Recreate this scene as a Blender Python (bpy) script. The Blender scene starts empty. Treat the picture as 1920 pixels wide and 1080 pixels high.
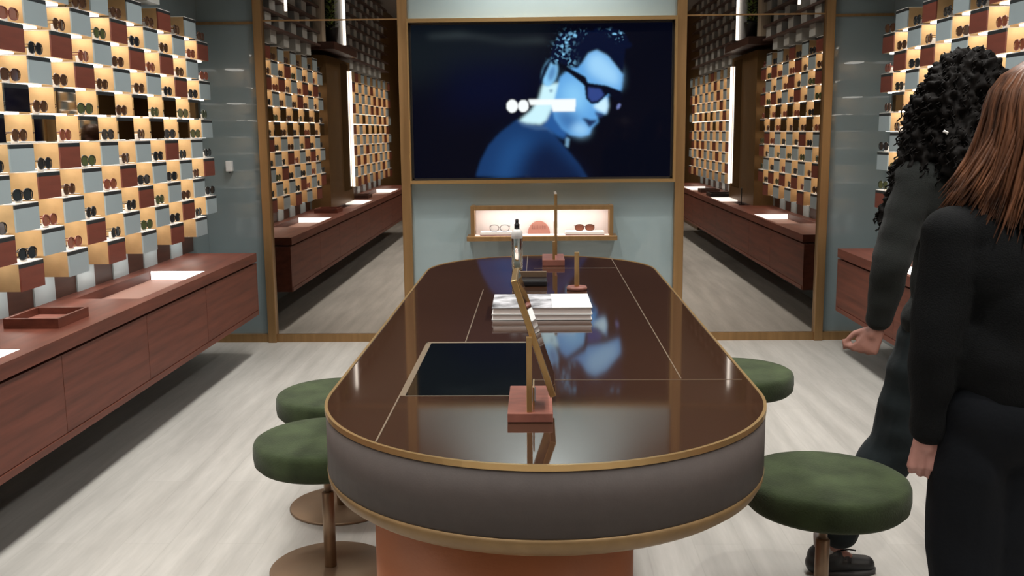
import bpy, bmesh, math, random
import numpy as np
from mathutils import Vector, Matrix, noise
random.seed(7)
PI = math.pi
SC = bpy.context.scene
COL = SC.collection

# ------------------------------------------------------------------ camera
F_PX, CAM = 1832.44, Vector((-0.0398, -7.4672, 1.62))
YAW, PITCH, ROLL = 0.0269, 0.1597, -0.0098
_fw = Vector((-math.sin(YAW) * math.cos(PITCH), math.cos(YAW) * math.cos(PITCH), -math.sin(PITCH)))
_r = Vector((math.cos(YAW), math.sin(YAW), 0)); _u = _r.cross(_fw)
_r2 = _r * math.cos(ROLL) + _u * math.sin(ROLL); _u2 = _u * math.cos(ROLL) - _r * math.sin(ROLL)
cd = bpy.data.cameras.new('camera'); cam = bpy.data.objects.new('camera', cd); COL.objects.link(cam)
cd.sensor_width = 36; cd.lens = F_PX * 36 / 1920; cd.clip_start = 0.05; cd.clip_end = 100
M = Matrix((( _r2.x, _u2.x, -_fw.x, CAM.x), (_r2.y, _u2.y, -_fw.y, CAM.y), (_r2.z, _u2.z, -_fw.z, CAM.z), (0, 0, 0, 1)))
cam.matrix_world = M
SC.camera = cam

# ------------------------------------------------------------------ world, exposure, room lights
SC.view_settings.view_transform = 'Standard'; SC.view_settings.look = 'None'
SC.view_settings.gamma = 1; SC.view_settings.use_curve_mapping = False
SC.view_settings.exposure = 0.0
w = bpy.data.worlds.new('world'); SC.world = w; w.use_nodes = True
w.node_tree.nodes['Background'].inputs[0].default_value = (0.9, 0.95, 1, 1)
w.node_tree.nodes['Background'].inputs[1].default_value = 0.02
CEIL = 3.6
def area(x, y, z, sx, sy, power, col=(1, .97, .92), spread=PI, rot=(0, 0, 0)):
    l = bpy.data.lights.new('ceiling_light', 'AREA'); l.shape = 'RECTANGLE'; l.size = sx; l.size_y = sy
    l.energy = power; l.color = col; l.spread = spread
    o = bpy.data.objects.new('ceiling_light', l); o.location = (x, y, z); o.rotation_euler = rot; COL.objects.link(o)
    return o
LIGHTS = [(x, y) for y in (-1.4, -3.2, -5.0, -6.8, -8.6) for x in (-1.25, 1.25)]
for x, y in LIGHTS:
    area(x, y, CEIL - .03, .30, 1.2, 26, spread=math.radians(115))
def spot(x, y, z, tx, ty, tz, power, angle, blend=.6, size=.03, col=(1, .95, .88)):
    l = bpy.data.lights.new('downlight', 'SPOT'); l.energy = power; l.spot_size = math.radians(angle)
    l.spot_blend = blend; l.shadow_soft_size = size; l.color = col
    o = bpy.data.objects.new('downlight', l); o.location = (x, y, z); COL.objects.link(o)
    o.rotation_euler = (Vector((tx, ty, tz)) - Vector((x, y, z))).to_track_quat('-Z', 'Y').to_euler()
SPOTS = [(0.0, -.80, 0, 0, 2.5, 210, 90, 1.0), (-1.5, -3.4, -1.45, -2.6, 0, 90, 62, .6), (1.5, -3.2, 1.55, -2.2, 0, 90, 62, .6),
         (-1.35, -6.0, -1.35, -4.6, 0, 90, 58, .6), (1.3, -6.2, 1.45, -5.0, 0, 100, 58, .5), (-1.3, -.9, -1.4, -.35, 0, 60, 60, .5), (1.3, -.9, 1.4, -.35, 0, 50, 60, .5)]
for x, y, tx, ty, tz, pw, an, bl in SPOTS:
    spot(x, y, CEIL - .05, tx, ty, tz, pw, an, bl)

# ------------------------------------------------------------------ materials
MATS = {}
def mat(name, color=(.5, .5, .5), rough=.5, metal=0., emit=None, estr=0., coat=0., spec=.5, ior=1.5, bump=0., bscale=40., trans=0., sheen=0., var=0., vscale=8., vcol=None, stretch=(1, 1, 1), coatrough=.05):
    m = bpy.data.materials.new(name); m.use_nodes = True; nt = m.node_tree; b = nt.nodes['Principled BSDF']
    b.inputs['Base Color'].default_value = (*color, 1); b.inputs['Roughness'].default_value = rough
    b.inputs['Metallic'].default_value = metal; b.inputs['Specular IOR Level'].default_value = spec
    b.inputs['IOR'].default_value = ior; b.inputs['Coat Weight'].default_value = coat; b.inputs['Coat Roughness'].default_value = coatrough
    b.inputs['Transmission Weight'].default_value = trans; b.inputs['Sheen Weight'].default_value = sheen
    if emit: b.inputs['Emission Color'].default_value = (*emit, 1); b.inputs['Emission Strength'].default_value = estr
    if var or bump:
        tc = nt.nodes.new('ShaderNodeTexCoord'); mp = nt.nodes.new('ShaderNodeMapping'); mp.inputs['Scale'].default_value = stretch
        nt.links.new(tc.outputs['Object'], mp.inputs[0])
    if var:
        n = nt.nodes.new('ShaderNodeTexNoise'); n.inputs['Scale'].default_value = vscale; n.inputs['Detail'].default_value = 5
        nt.links.new(mp.outputs[0], n.inputs['Vector'])
        r = nt.nodes.new('ShaderNodeValToRGB'); r.color_ramp.elements[0].position = .3; r.color_ramp.elements[1].position = .7
        c2 = vcol or tuple(min(1, c * (1 + var)) for c in color)
        r.color_ramp.elements[0].color = (*[c * (1 - var) for c in color], 1); r.color_ramp.elements[1].color = (*c2, 1)
        nt.links.new(n.outputs['Fac'], r.inputs[0]); nt.links.new(r.outputs[0], b.inputs['Base Color'])
    if bump:
        n = nt.nodes.new('ShaderNodeTexNoise'); n.inputs['Scale'].default_value = bscale; n.inputs['Detail'].default_value = 4
        nt.links.new(mp.outputs[0], n.inputs['Vector'])
        bp = nt.nodes.new('ShaderNodeBump'); bp.inputs['Strength'].default_value = bump; bp.inputs['Distance'].default_value = .01
        nt.links.new(n.outputs['Fac'], bp.inputs['Height']); nt.links.new(bp.outputs[0], b.inputs['Normal'])
    MATS[name] = m
    return m
BRASS = mat('brushed_brass', (.36, .215, .095), .40, .72, var=.12, vscale=30, stretch=(1, 1, .05))
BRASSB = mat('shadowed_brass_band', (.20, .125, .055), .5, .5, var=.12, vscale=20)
BRASSL = mat('polished_brass', (.66, .44, .20), .28, .85)
BRONZE = mat('bronze_metal', (.30, .21, .14), .42, .7, var=.1, vscale=5)
BRASSD = mat('dark_bronze_panel', (.20, .115, .045), .4, .6, var=.1, vscale=6)
WOOD = mat('red_brown_wood', (.125, .036, .022), .48, spec=.3, var=.30, vscale=5, stretch=(3, .35, 6))
WOODR = mat('red_wood_front', (.185, .048, .030), .45, var=.15, vscale=6, stretch=(3, .5, 5))
WOODD = mat('dark_walnut', (.055, .022, .014), .45, var=.3, vscale=6, stretch=(3, .5, 5))
BLUEG = mat('blue_grey_glass_wall', (.185, .235, .25), .3, 0, coat=1.0, coatrough=.02, var=.04, vscale=3)
BLUEG_LIT = mat('blue_grey_glass_painted_lit', (.27, .345, .365), .3, 0, coat=1.0, coatrough=.02, var=.04, vscale=3)  # same glass as the wall, the centre's stronger light put into the colour
GREYF = mat('pale_blue_grey_lacquer', (.36, .44, .47), .4, 0, coat=.2)
TAN = mat('tan_brass_side', (.66, .445, .225), .42, .6, var=.06, vscale=20)
SHELFW = mat('white_shelf', (.85, .83, .80), .5)
BLACKL = mat('black_lip', (.02, .025, .028), .4)
LED = mat('led_white', (1, 1, 1), .5, emit=(1, .95, .87), estr=5.6)
LEDS = mat('led_strip', (1, 1, 1), .5, emit=(1, .96, .90), estr=5.0)
LEDN = mat('led_niche', (1, 1, 1), .5, emit=(1, .96, .92), estr=11.0)
LEDT = mat('led_tray', (1, 1, 1), .5, emit=(1, .97, .93), estr=2.2)
MIRR = mat('mirror_glass', (.50, .46, .42), .012, 1.0)
MIRB = mat('mirror_front', (.55, .55, .53), .03, 1.0)
CEILM = mat('ceiling_paint', (.30, .28, .26), .8)
BLACKP = mat('black_plastic', (.012, .012, .014), .35)
BLACKW = mat('black_frame', (.015, .016, .02), .25)
GREENV = mat('green_velvet', (.032, .046, .019), .9, spec=.15, sheen=.10, var=.40, vscale=7, bump=.25, bscale=160)
LEATH = mat('orange_leather', (.40, .145, .065), .5, bump=.06, bscale=120, var=.06)
APRON = mat('taupe_leather', (.066, .054, .050), .6, spec=.25, bump=.05, bscale=220, var=.05, vscale=30)
GLASSB = mat('brown_glass_top', (.042, .020, .012), .05, 0, spec=.9, ior=1.62, var=.04, vscale=2)
INLAY = mat('inlay_strip', (.36, .28, .20), .3, .6)
ROSEW = mat('rosewood_block', (.23, .082, .058), .5, var=.25, vscale=14, stretch=(1, 4, 1))
WHITEP = mat('white_plastic', (.75, .75, .74), .4)
PAPER = mat('page_paper', (.62, .55, .52), .7, var=.12, vscale=60, stretch=(.2, .2, 30))
BLUSH = mat('blush_card', (.85, .76, .73), .6)
TRAYL = mat('tray_leather', (.30, .16, .125), .6)
SIGNP = mat('terracotta_plaque', (.45, .20, .15), .5)
SIGND = mat('terracotta_plaque_dark', (.30, .12, .09), .5)
BLACKG = mat('black_glass_inset', (.003, .004, .005), .05, 0, spec=.7, ior=1.5)
CLEARG = mat('clear_glass', (.9, .95, .95), .02, trans=1.0, ior=1.4)
SKIN_A = mat('skin_medium', (.27, .125, .095), .5, var=.12, vscale=30)
SKIN_B = mat('skin_light', (.36, .175, .145), .5, var=.12, vscale=30)
KNIT_A = mat('charcoal_knit', (.012, .014, .013), .9, spec=.2, sheen=.06, bump=.3, bscale=300)
KNIT_B = mat('black_knit', (.003, .0035, .004), .9, spec=.15, sheen=.01, bump=.3, bscale=300)
TROU_A = mat('slate_trousers', (.011, .016, .018), .85, spec=.2, sheen=.03, bump=.1, bscale=80)
TROU_B = mat('navy_black_trousers', (.003, .004, .006), .85, spec=.15, sheen=.01, bump=.1, bscale=80)
HAIR_A = mat('black_curly_hair', (.004, .003, .0025), .75, spec=.15, var=.4, vscale=20)
HAIR_B = mat('brown_hair', (.060, .022, .011), .38, spec=.35, var=.5, vscale=26, vcol=(.17, .070, .034), stretch=(2.2, 2.2, .12))
SHOE = mat('black_shoe', (.012, .013, .014), .45)
SOLE = mat('grey_sole', (.05, .05, .05), .6)
SOCK = mat('grey_sock', (.40, .38, .38), .8)
LEAF = mat('green_leaves', (.30, .42, .10), .5, var=.4, vscale=20)
CREAM = mat('cream_panel', (.60, .50, .38), .6)
LGREY = mat('grey_lattice_panel', (.55, .56, .54), .5)
RAIL = mat('umber_rail', (.10, .055, .045), .5)
FRAMEC = {'black': mat('black_acetate', (.012, .012, .014), .2, coat=.5), 'brown': mat('tortoise_acetate', (.09, .03, .012), .2, coat=.5),
          'green': mat('green_acetate', (.05, .06, .03), .2, coat=.5), 'rose': mat('rose_acetate', (.25, .06, .04), .2, coat=.5)}
LENSC = {'black': mat('smoke_lens', (.02, .025, .03), .08, coat=.5), 'brown': mat('brown_lens', (.09, .045, .025), .08, coat=.5),
         'green': mat('green_lens', (.10, .12, .05), .08, coat=.5), 'rose': mat('amber_lens', (.28, .09, .05), .08, coat=.5)}

def floor_mat():
    m = bpy.data.materials.new('light_oak_floor'); m.use_nodes = True; nt = m.node_tree; b = nt.nodes['Principled BSDF']
    tc = nt.nodes.new('ShaderNodeTexCoord')
    def noi(sc, st, det=6):
        mp = nt.nodes.new('ShaderNodeMapping'); mp.inputs['Scale'].default_value = st; nt.links.new(tc.outputs['Object'], mp.inputs[0])
        n = nt.nodes.new('ShaderNodeTexNoise'); n.inputs['Scale'].default_value = sc; n.inputs['Detail'].default_value = det
        nt.links.new(mp.outputs[0], n.inputs['Vector']); return n
    br = nt.nodes.new('ShaderNodeTexBrick'); mp = nt.nodes.new('ShaderNodeMapping'); mp.inputs['Rotation'].default_value = (0, 0, PI / 2)
    nt.links.new(tc.outputs['Object'], mp.inputs[0]); nt.links.new(mp.outputs[0], br.inputs['Vector'])
    br.inputs['Color1'].default_value = (.43, .42, .395, 1); br.inputs['Color2'].default_value = (.46, .45, .425, 1)
    br.inputs['Mortar'].default_value = (.41, .40, .375, 1); br.inputs['Scale'].default_value = 1; br.inputs['Mortar Size'].default_value = .0025
    br.inputs['Brick Width'].default_value = 1.9; br.inputs['Row Height'].default_value = .19; br.offset = .37
    n1 = noi(3, (4, .35, 1)); n2 = noi(14, (5, .6, 1))
    r = nt.nodes.new('ShaderNodeValToRGB'); r.color_ramp.elements[0].position = .3; r.color_ramp.elements[1].position = .72
    r.color_ramp.elements[0].color = (.80, .79, .78, 1); r.color_ramp.elements[1].color = (1.08, 1.07, 1.06, 1)
    nt.links.new(n1.outputs['Fac'], r.inputs[0])
    mx = nt.nodes.new('ShaderNodeMixRGB'); mx.blend_type = 'MULTIPLY'; mx.inputs[0].default_value = 1
    nt.links.new(br.outputs['Color'], mx.inputs[1]); nt.links.new(r.outputs[0], mx.inputs[2])
    r2 = nt.nodes.new('ShaderNodeValToRGB'); r2.color_ramp.elements[0].color = (.86, .86, .86, 1); r2.color_ramp.elements[1].color = (1.06, 1.06, 1.06, 1)
    nt.links.new(n2.outputs['Fac'], r2.inputs[0])
    mx2 = nt.nodes.new('ShaderNodeMixRGB'); mx2.blend_type = 'MULTIPLY'; mx2.inputs[0].default_value = 1
    nt.links.new(mx.outputs[0], mx2.inputs[1]); nt.links.new(r2.outputs[0], mx2.inputs[2])
    nt.links.new(mx2.outputs[0], b.inputs['Base Color']); b.inputs['Roughness'].default_value = .5
    return m
FLOORM = floor_mat()

# ------------------------------------------------------------------ mesh helpers
def NB(): return bmesh.new()
def box(bm, x0, x1, y0, y1, z0, z1, mi=0, bev=0.):
    vs = [bm.verts.new(p) for p in ((x0, y0, z0), (x1, y0, z0), (x1, y1, z0), (x0, y1, z0), (x0, y0, z1), (x1, y0, z1), (x1, y1, z1), (x0, y1, z1))]
    fs = []
    for q in ((3, 2, 1, 0), (4, 5, 6, 7), (0, 1, 5, 4), (1, 2, 6, 5), (2, 3, 7, 6), (3, 0, 4, 7)):
        f = bm.faces.new([vs[i] for i in q]); f.material_index = mi; fs.append(f)
    if bev:
        es = list({e for f in fs for e in f.edges})
        bmesh.ops.bevel(bm, geom=es, offset=bev, segments=2, profile=.5, affect='EDGES')
    return bm
def loft(bm, rings, mi=0, caps=True, closed=True, smooth=True):
    R = [[bm.verts.new(p) for p in r] for r in rings]; n = len(R[0])
    for a, b in zip(R, R[1:]):
        for i in range(n if closed else n - 1):
            f = bm.faces.new((a[i], a[(i + 1) % n], b[(i + 1) % n], b[i])); f.material_index = mi; f.smooth = smooth
    if caps:
        f = bm.faces.new(R[0][::-1]); f.material_index = mi
        f = bm.faces.new(R[-1]); f.material_index = mi
def lathe(bm, prof, c=(0, 0, 0), n=48, mi=0, caps=True):
    loft(bm, [[(c[0] + r * math.cos(2 * PI * i / n), c[1] + r * math.sin(2 * PI * i / n), c[2] + z) for i in range(n)] for r, z in prof], mi, caps)
def tube(bm, pts, rad, n=8, mi=0):
    pts = [Vector(p) for p in pts]; rings = []
    up = Vector((0, 0, 1))
    for i, p in enumerate(pts):
        t = (pts[min(i + 1, len(pts) - 1)] - pts[max(i - 1, 0)]).normalized()
        a = t.cross(up)
        if a.length < .05: a = t.cross(Vector((1, 0, 0)))
        a.normalize(); b = t.cross(a)
        r = rad[i] if isinstance(rad, (list, tuple)) else rad
        rings.append([p + (a * math.cos(2 * PI * k / n) + b * math.sin(2 * PI * k / n)) * r for k in range(n)])
    loft(bm, rings, mi)
def stad(R, y0, y1, z, cx=0, n=40):
    P = [(cx + R * math.cos(a), y0 + R * math.sin(a), z) for a in [PI + PI * i / n for i in range(n + 1)]]
    P += [(cx + R * math.cos(a), y1 + R * math.sin(a), z) for a in [PI * i / n for i in range(n + 1)]]
    return P
def obj(name, bm, m, parent=None, loc=None, smooth=False, rot=None):
    me = bpy.data.meshes.new(name)
    if isinstance(bm, bmesh.types.BMesh):
        bmesh.ops.recalc_face_normals(bm, faces=bm.faces); bm.to_mesh(me); bm.free()
    else: me = bm
    for x in (m if isinstance(m, (list, tuple)) else [m]): me.materials.append(x)
    if smooth:
        for p in me.polygons: p.use_smooth = True
    o = bpy.data.objects.new(name, me); COL.objects.link(o)
    if loc is not None: o.location = loc
    if rot is not None: o.rotation_euler = rot
    if parent: o.parent = parent
    return o
def tag(o, label, cat, group=None, kind=None):
    if label: o['label'] = label
    if cat: o['category'] = cat
    if group: o['group'] = group
    if kind: o['kind'] = kind
    return o
def struct(name, bm, m, label=None, cat=None, **k):
    o = obj(name, bm, m, **k); o['kind'] = 'structure'
    if label: o['label'] = label
    if cat: o['category'] = cat
    return o
def thing(name, label, cat, loc=(0, 0, 0), rz=0, group=None):
    o = bpy.data.objects.new(name, None); COL.objects.link(o); o.empty_display_size = .05
    o.location = loc; o.rotation_euler = (0, 0, rz); return tag(o, label, cat, group)
def copy_tree(o, parent=None):
    c = o.copy(); COL.objects.link(c)
    if parent: c.parent = parent
    for ch in CH.get(o.name, []): copy_tree(ch, c)
    return c
CH = {}
def reg(root):
    for o in bpy.data.objects:
        if o.parent is not None:
            L = CH.setdefault(o.parent.name, [])
            if o not in L: L.append(o)
ORD = ['first', 'second', 'third', 'fourth', 'fifth', 'sixth', 'seventh', 'eighth', 'ninth', 'tenth', 'eleventh', 'twelfth', 'thirteenth', 'fourteenth']

# ------------------------------------------------------------------ room shell
WX, YE = 2.59, -10.6
struct('floor', box(NB(), -WX - .1, WX + .1, YE - .1, .1, -.1, 0), FLOORM, 'pale grey oak plank floor', 'floor')
bm = box(NB(), -WX - .1, WX + .1, YE - .1, .1, CEIL, CEIL + .1)
struct('ceiling', bm, CEILM, 'plain shop ceiling', 'ceiling')
struct('wall_back', box(NB(), -WX - .1, WX + .1, .0205, .1, 0, CEIL), BLUEG, 'glossy blue-grey glass end wall with the mirrors', 'wall')
struct('wall_centre', box(NB(), -1.06, 1.06, .008, .0204, 0, CEIL - .001), BLUEG_LIT, 'glossy blue-grey glass above and below the television, stronger lighting painted in', 'wall')
struct('wall_left', box(NB(), -WX - .1, -WX, -8.4, .02, 0, CEIL), BLUEG, 'glossy blue-grey left wall behind the display boxes', 'wall')
struct('wall_right', box(NB(), WX, WX + .1, -8.4, .02, 0, CEIL), BLUEG, 'glossy blue-grey right wall behind the display boxes', 'wall')
bm = NB(); box(bm, -WX - .1, -WX + .04, YE, -8.4, 0, CEIL); box(bm, WX - .04, WX + .1, YE, -8.4, 0, CEIL)
struct('wall_entrance', bm, BRASSD, 'brown bronze side panels by the entrance', 'wall')
struct('wall_front', box(NB(), -WX - .1, WX + .1, YE - .1, YE, 0, CEIL), BRASSD, 'dark bronze wall at the entrance', 'wall')
# brass skirting along the end wall
struct('baseboard_back', box(NB(), -WX, WX, -.02, .02, 0, .062), BRASS, 'brass skirting along the end wall', 'skirting')
# brass posts (trim)
for i, (x0, x1) in enumerate(((-2.147, -2.083), (-1.071, -1.0), (.996, 1.067), (2.083, 2.147))):
    struct('trim_%d' % (i + 1), box(NB(), x0, x1, -.045, .02, 0, CEIL - .001, bev=.003), BRASS,
           ['brass post left of the left mirror', 'brass post between left mirror and television', 'brass post between television and right mirror', 'brass post right of the right mirror'][i], 'post')
bm = NB()
for x0, x1 in ((-WX, -2.147), (2.147, WX)): box(bm, x0, x1, .012, .02, 2.425, 2.445)
struct('trim_5', bm, BRASS, 'thin brass joint across the blue-grey panels', 'trim')
# mirrors
for s, x0, x1, nm in ((-1, -2.083, -1.071, 'left'), (1, 1.067, 2.083, 'right')):
    t = thing('wall_mirror', 'tall tinted floor to ceiling mirror %s of the television' % nm, 'mirror', ((x0 + x1) / 2, 0, 0), 0, 'mirrors beside the television')
    hw = (x1 - x0) / 2
    a = obj('lower_pane', box(NB(), -hw, hw, -.004, .012, .0625, 2.44), MIRR, t)
    b = obj('upper_pane', box(NB(), -hw, hw, -.004, .012, 2.452, CEIL), MIRR, t)
    obj('joint_strip', box(NB(), -hw, hw, -.006, .012, 2.4405, 2.4515), BRASS, t)

# ------------------------------------------------------------------ television
TX0, TX1, TZ0, TZ1 = -.985, .972, 1.256, 2.408
def screen_mesh():
    W, H = 460, 270
    # picture drawn in the coordinates of an 1697 x 1080 sheet
    gx, gy = np.meshgrid((np.arange(W) + .5) / W, (np.arange(H) + .5) / H)
    X = 62 + gx * 1518 + (1 - 0) * gy * (28 - gx * 48); Y = 133 + gy * 893
    img = np.zeros((H, W, 3)); img[:] = (.0008, .0015, .006)
    def poly(pts):
        m = np.zeros((H, W), bool); n = len(pts)
        for i in range(n):
            x1, y1 = pts[i]; x2, y2 = pts[(i + 1) % n]
            if y1 == y2: continue
            c = ((y1 > Y) != (y2 > Y)) & (X < (x2 - x1) * (Y - y1) / (y2 - y1) + x1); m ^= c
        return m.astype(float)
    def ell(cx, cy, rx, ry, a=0):
        c, s = math.cos(a), math.sin(a); u = (X - cx) * c + (Y - cy) * s; v = -(X - cx) * s + (Y - cy) * c
        return ((u / rx) ** 2 + (v / ry) ** 2 < 1).astype(float)
    def blur(a, s):
        if s <= 0: return a
        k = np.exp(-.5 * (np.arange(-int(3 * s) - 1, int(3 * s) + 2) / s) ** 2); k /= k.sum()
        p = len(k) // 2; b = np.pad(a, ((0, 0), (p, p)), 'edge'); b = np.array([np.convolve(r, k, 'valid') for r in b])
        b = np.pad(b, ((p, p), (0, 0)), 'edge'); return np.array([np.convolve(r, k, 'valid') for r in b.T]).T
    def put(m, col, s=1.0, a=1.):
        m = blur(m, s) * a; img[:] = img * (1 - m[..., None]) + np.array(col) * m[..., None]
    rs = np.random.RandomState(3)
    put(poly([(62, 135), (900, 150), (800, 330), (62, 480)]), (.006, .010, .013), 22, .9)  # greenish room glare on the glass, painted into the picture
    put(poly([(300, 350), (850, 350), (700, 640), (250, 640)]), (.001, .003, .022), 28, .8)
    put(poly([(150, 190), (350, 175), (620, 225), (820, 215), (880, 240), (640, 240), (420, 205), (180, 205)]), (.035, .048, .052), 5, .8)  # ceiling reflected in the glass, painted as a paler streak
    # shirt
    put(poly([(445, 1015), (470, 930), (520, 830), (590, 755), (680, 685), (760, 700), (850, 715), (900, 780), (960, 850), (1040, 950), (1085, 1025)]), (.008, .040, .14), 2)
    put(poly([(560, 1025), (600, 860), (680, 780), (780, 800), (700, 900), (640, 1025)]), (.016, .085, .26), 14, .8)
    put(poly([(760, 880), (860, 800), (1060, 1000), (1080, 1030), (700, 1030)]), (.003, .008, .035), 12, .9)
    put(poly([(680, 690), (720, 690), (800, 722), (860, 716), (900, 775), (860, 745), (790, 745), (710, 720)]), (.05, .12, .27), 2, .8)
    # neck
    put(poly([(830, 715), (880, 600), (960, 640), (975, 740), (960, 800), (910, 780)]), (.02, .10, .32), 3)
    put(poly([(695, 690), (765, 630), (810, 560), (830, 480), (960, 470), (950, 600), (880, 630), (850, 690), (820, 712), (740, 705)]), (.62, .92, 1.0), 2.5)
    # head skin
    put(poly([(900, 560), (930, 440), (1000, 380), (1060, 360), (1095, 305), (1140, 285), (1210, 320), (1265, 390), (1295, 430), (1285, 520), (1255, 535), (1205, 545), (1206, 610), (1197, 655), (1165, 655), (1145, 668), (1150, 700), (1115, 735), (1100, 775), (1050, 787), (990, 777), (940, 740), (900, 680), (885, 620)]), (.12, .38, .78), 2)
    put(poly([(1080, 350), (1110, 305), (1160, 300), (1220, 350), (1275, 420), (1270, 500), (1180, 470), (1100, 420)]), (.36, .68, .98), 7, .95)
    put(poly([(960, 470), (1060, 470), (1090, 570), (1060, 640), (960, 640), (940, 560)]), (.30, .68, 1.0), 12, .8)
    put(poly([(900, 640), (960, 620), (1040, 680), (1000, 760), (940, 730)]), (.02, .09, .30), 9, .8)
    put(poly([(990, 745), (1040, 700), (1100, 735), (1085, 775), (1040, 783)]), (.36, .66, .95), 6, .85)
    put(poly([(1120, 610), (1200, 555), (1208, 610), (1196, 652), (1160, 640)]), (.62, .88, 1.0), 2.5)
    put(poly([(1055, 680), (1085, 680), (1110, 690), (1145, 690), (1140, 702), (1100, 735), (1075, 700)]), (.012, .03, .10), 2)
    put(poly([(1130, 640), (1180, 655), (1170, 675), (1140, 665)]), (.02, .04, .13), 2)
    # ear
    put(ell(872, 415, 42, 78, .25), (.25, .60, .95), 2); put(ell(885, 415, 20, 48, .3), (.06, .18, .42), 3, .8)
    # hair
    hair = poly([(812, 500), (808, 470), (835, 380), (868, 335), (885, 290), (905, 235), (935, 190), (985, 172), (1050, 182), (1095, 176), (1130, 200), (1160, 172), (1225, 168), (1290, 176), (1318, 215), (1312, 262), (1302, 330), (1296, 425), (1262, 382), (1206, 312), (1145, 280), (1092, 300), (1062, 345), (1035, 388), (1000, 385), (950, 370), (905, 345), (880, 350)])
    for i in range(46):
        t_ = i / 45; hx = 900 + 420 * t_; hy = 190 + 150 * (1 - t_) ** 3 * (1 if t_ < .3 else .2) + 12 * math.sin(i * 2.1) + 60 * max(0, t_ - .88) / .12
        hair = np.maximum(hair, ell(hx, hy + 6, 20 + 7 * math.sin(i * 1.7), 18 + 6 * math.cos(i * 2.9)))
    put(hair, (.001, .004, .022), 1.6)
    sp = rs.rand(H, W); sp = blur(sp, 1.6); sp = (sp - sp.mean()) / sp.std()
    zone = blur(poly([(880, 350), (895, 280), (930, 200), (985, 175), (1020, 220), (975, 300), (1020, 350), (1010, 385), (930, 360)]), 6)
    zone2 = blur(poly([(1010, 172), (1090, 176), (1080, 205), (1000, 210)]) + poly([(1150, 172), (1290, 180), (1315, 240), (1280, 245), (1230, 200)]), 3)
    hl = np.clip(sp * .45 + .05, 0, 1) * zone + np.clip(sp * .5 - .25, 0, 1) * zone2
    img[:] = img * (1 - hl[..., None]) + np.array((.22, .55, .85)) * hl[..., None]
    # glasses
    put(poly([(925, 355), (960, 372), (1080, 440), (1095, 480), (1080, 495), (1000, 430), (930, 380)]), (.001, .002, .008), 1.2)
    put(poly([(1070, 470), (1200, 490), (1285, 525), (1290, 575), (1255, 580), (1210, 540), (1185, 560), (1150, 592), (1110, 597), (1080, 565)]), (.001, .002, .010), 1.2)
    put(poly([(1092, 500), (1165, 510), (1185, 545), (1145, 580), (1112, 582), (1092, 555)]), (.03, .06, .24), 1.6)
    put(ell(1268, 612, 9, 18, .5), (.16, .2, .45), 1.2)
    # tattoo specks and white marks of the picture
    put(poly([(868, 510), (888, 508), (886, 525), (872, 528)]), (.06, .14, .3), 1.5, .7)
    put(ell(654, 604, 33, 38), (.95, 1, 1), 1); put(ell(719, 604, 31, 36), (.95, 1, 1), 1)
    put(poly([(748, 567), (1022, 565), (1018, 640), (890, 640), (880, 600), (760, 600)]), (.95, 1, 1), 1.2)
    put(poly([(965, 790), (985, 800), (978, 850), (960, 840)]), (.2, .4, .6), 1.5, .8)
    # build quads
    me = bpy.data.meshes.new('screen')
    ux = np.linspace(TX0 + .012, TX1 - .012, W + 1); uz = np.linspace(TZ1 - .012, TZ0 + .012, H + 1)
    vx, vz = np.meshgrid(ux, uz); co = np.stack([vx.ravel(), np.zeros(vx.size), vz.ravel()], 1)
    idx = np.arange((H + 1) * (W + 1)).reshape(H + 1, W + 1)
    q = np.stack([idx[1:, :-1], idx[1:, 1:], idx[:-1, 1:], idx[:-1, :-1]], -1).reshape(-1, 4)
    me.vertices.add(len(co)); me.vertices.foreach_set('co', co.ravel().astype(np.float32))
    me.loops.add(q.size); me.loops.foreach_set('vertex_index', q.ravel().astype(np.int32))
    me.polygons.add(len(q)); me.polygons.foreach_set('loop_start', np.arange(0, q.size, 4, dtype=np.int32)); me.polygons.foreach_set('loop_total', np.full(len(q), 4, np.int32))
    me.update()
    ca = me.color_attributes.new('picture', 'FLOAT_COLOR', 'CORNER')
    c = np.concatenate([img.reshape(-1, 3), np.ones((H * W, 1))], 1).repeat(4, 0)
    ca.data.foreach_set('color', c.ravel().astype(np.float32))
    return me
m = bpy.data.materials.new('screen_picture'); m.use_nodes = True; nt = m.node_tree; b = nt.nodes['Principled BSDF']
b.inputs['Base Color'].default_value = (.002, .002, .003, 1); b.inputs['Roughness'].default_value = .06; b.inputs['Specular IOR Level'].default_value = .22
a = nt.nodes.new('ShaderNodeAttribute'); a.attribute_name = 'picture'; nt.links.new(a.outputs['Color'], b.inputs['Emission Color']); b.inputs['Emission Strength'].default_value = 1.0
SCREENM = m
tv = thing('television', 'large wall television showing a blue portrait of a man in sunglasses', 'television', (0, -.02, 0))
s_ = obj('screen', screen_mesh(), SCREENM, tv); s_.location = (0, -.004, 0)
bm = NB(); box(bm, TX0 - .002, TX1 + .002, .0, .038, TZ0 - .002, TZ1 + .002); obj('panel_back', bm, BLACKP, tv)
bm = NB()
for a_ in ((TX0 - .004, TX0 + .012, TZ0, TZ1), (TX1 - .012, TX1 + .004, TZ0, TZ1), (TX0, TX1, TZ1 - .012, TZ1 + .004), (TX0, TX1, TZ0 - .004, TZ0 + .012)):
    box(bm, a_[0], a_[1], -.012, .001, a_[2], a_[3])
obj('bezel', bm, BLACKP, tv)
bm = NB(); box(bm, TX0 - .014, TX1 + .022, -.055, .03, TZ1 + .004, TZ1 + .032); box(bm, TX0 - .014, TX1 + .022, -.055, .03, TZ0 - .028, TZ0 - .004)
box(bm, TX0 - .014, TX0 - .004, -.055, .03, TZ0 - .004, TZ1 + .004); box(bm, TX1 + .004, TX1 + .022, -.055, .03, TZ0 - .004, TZ1 + .004)
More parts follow.
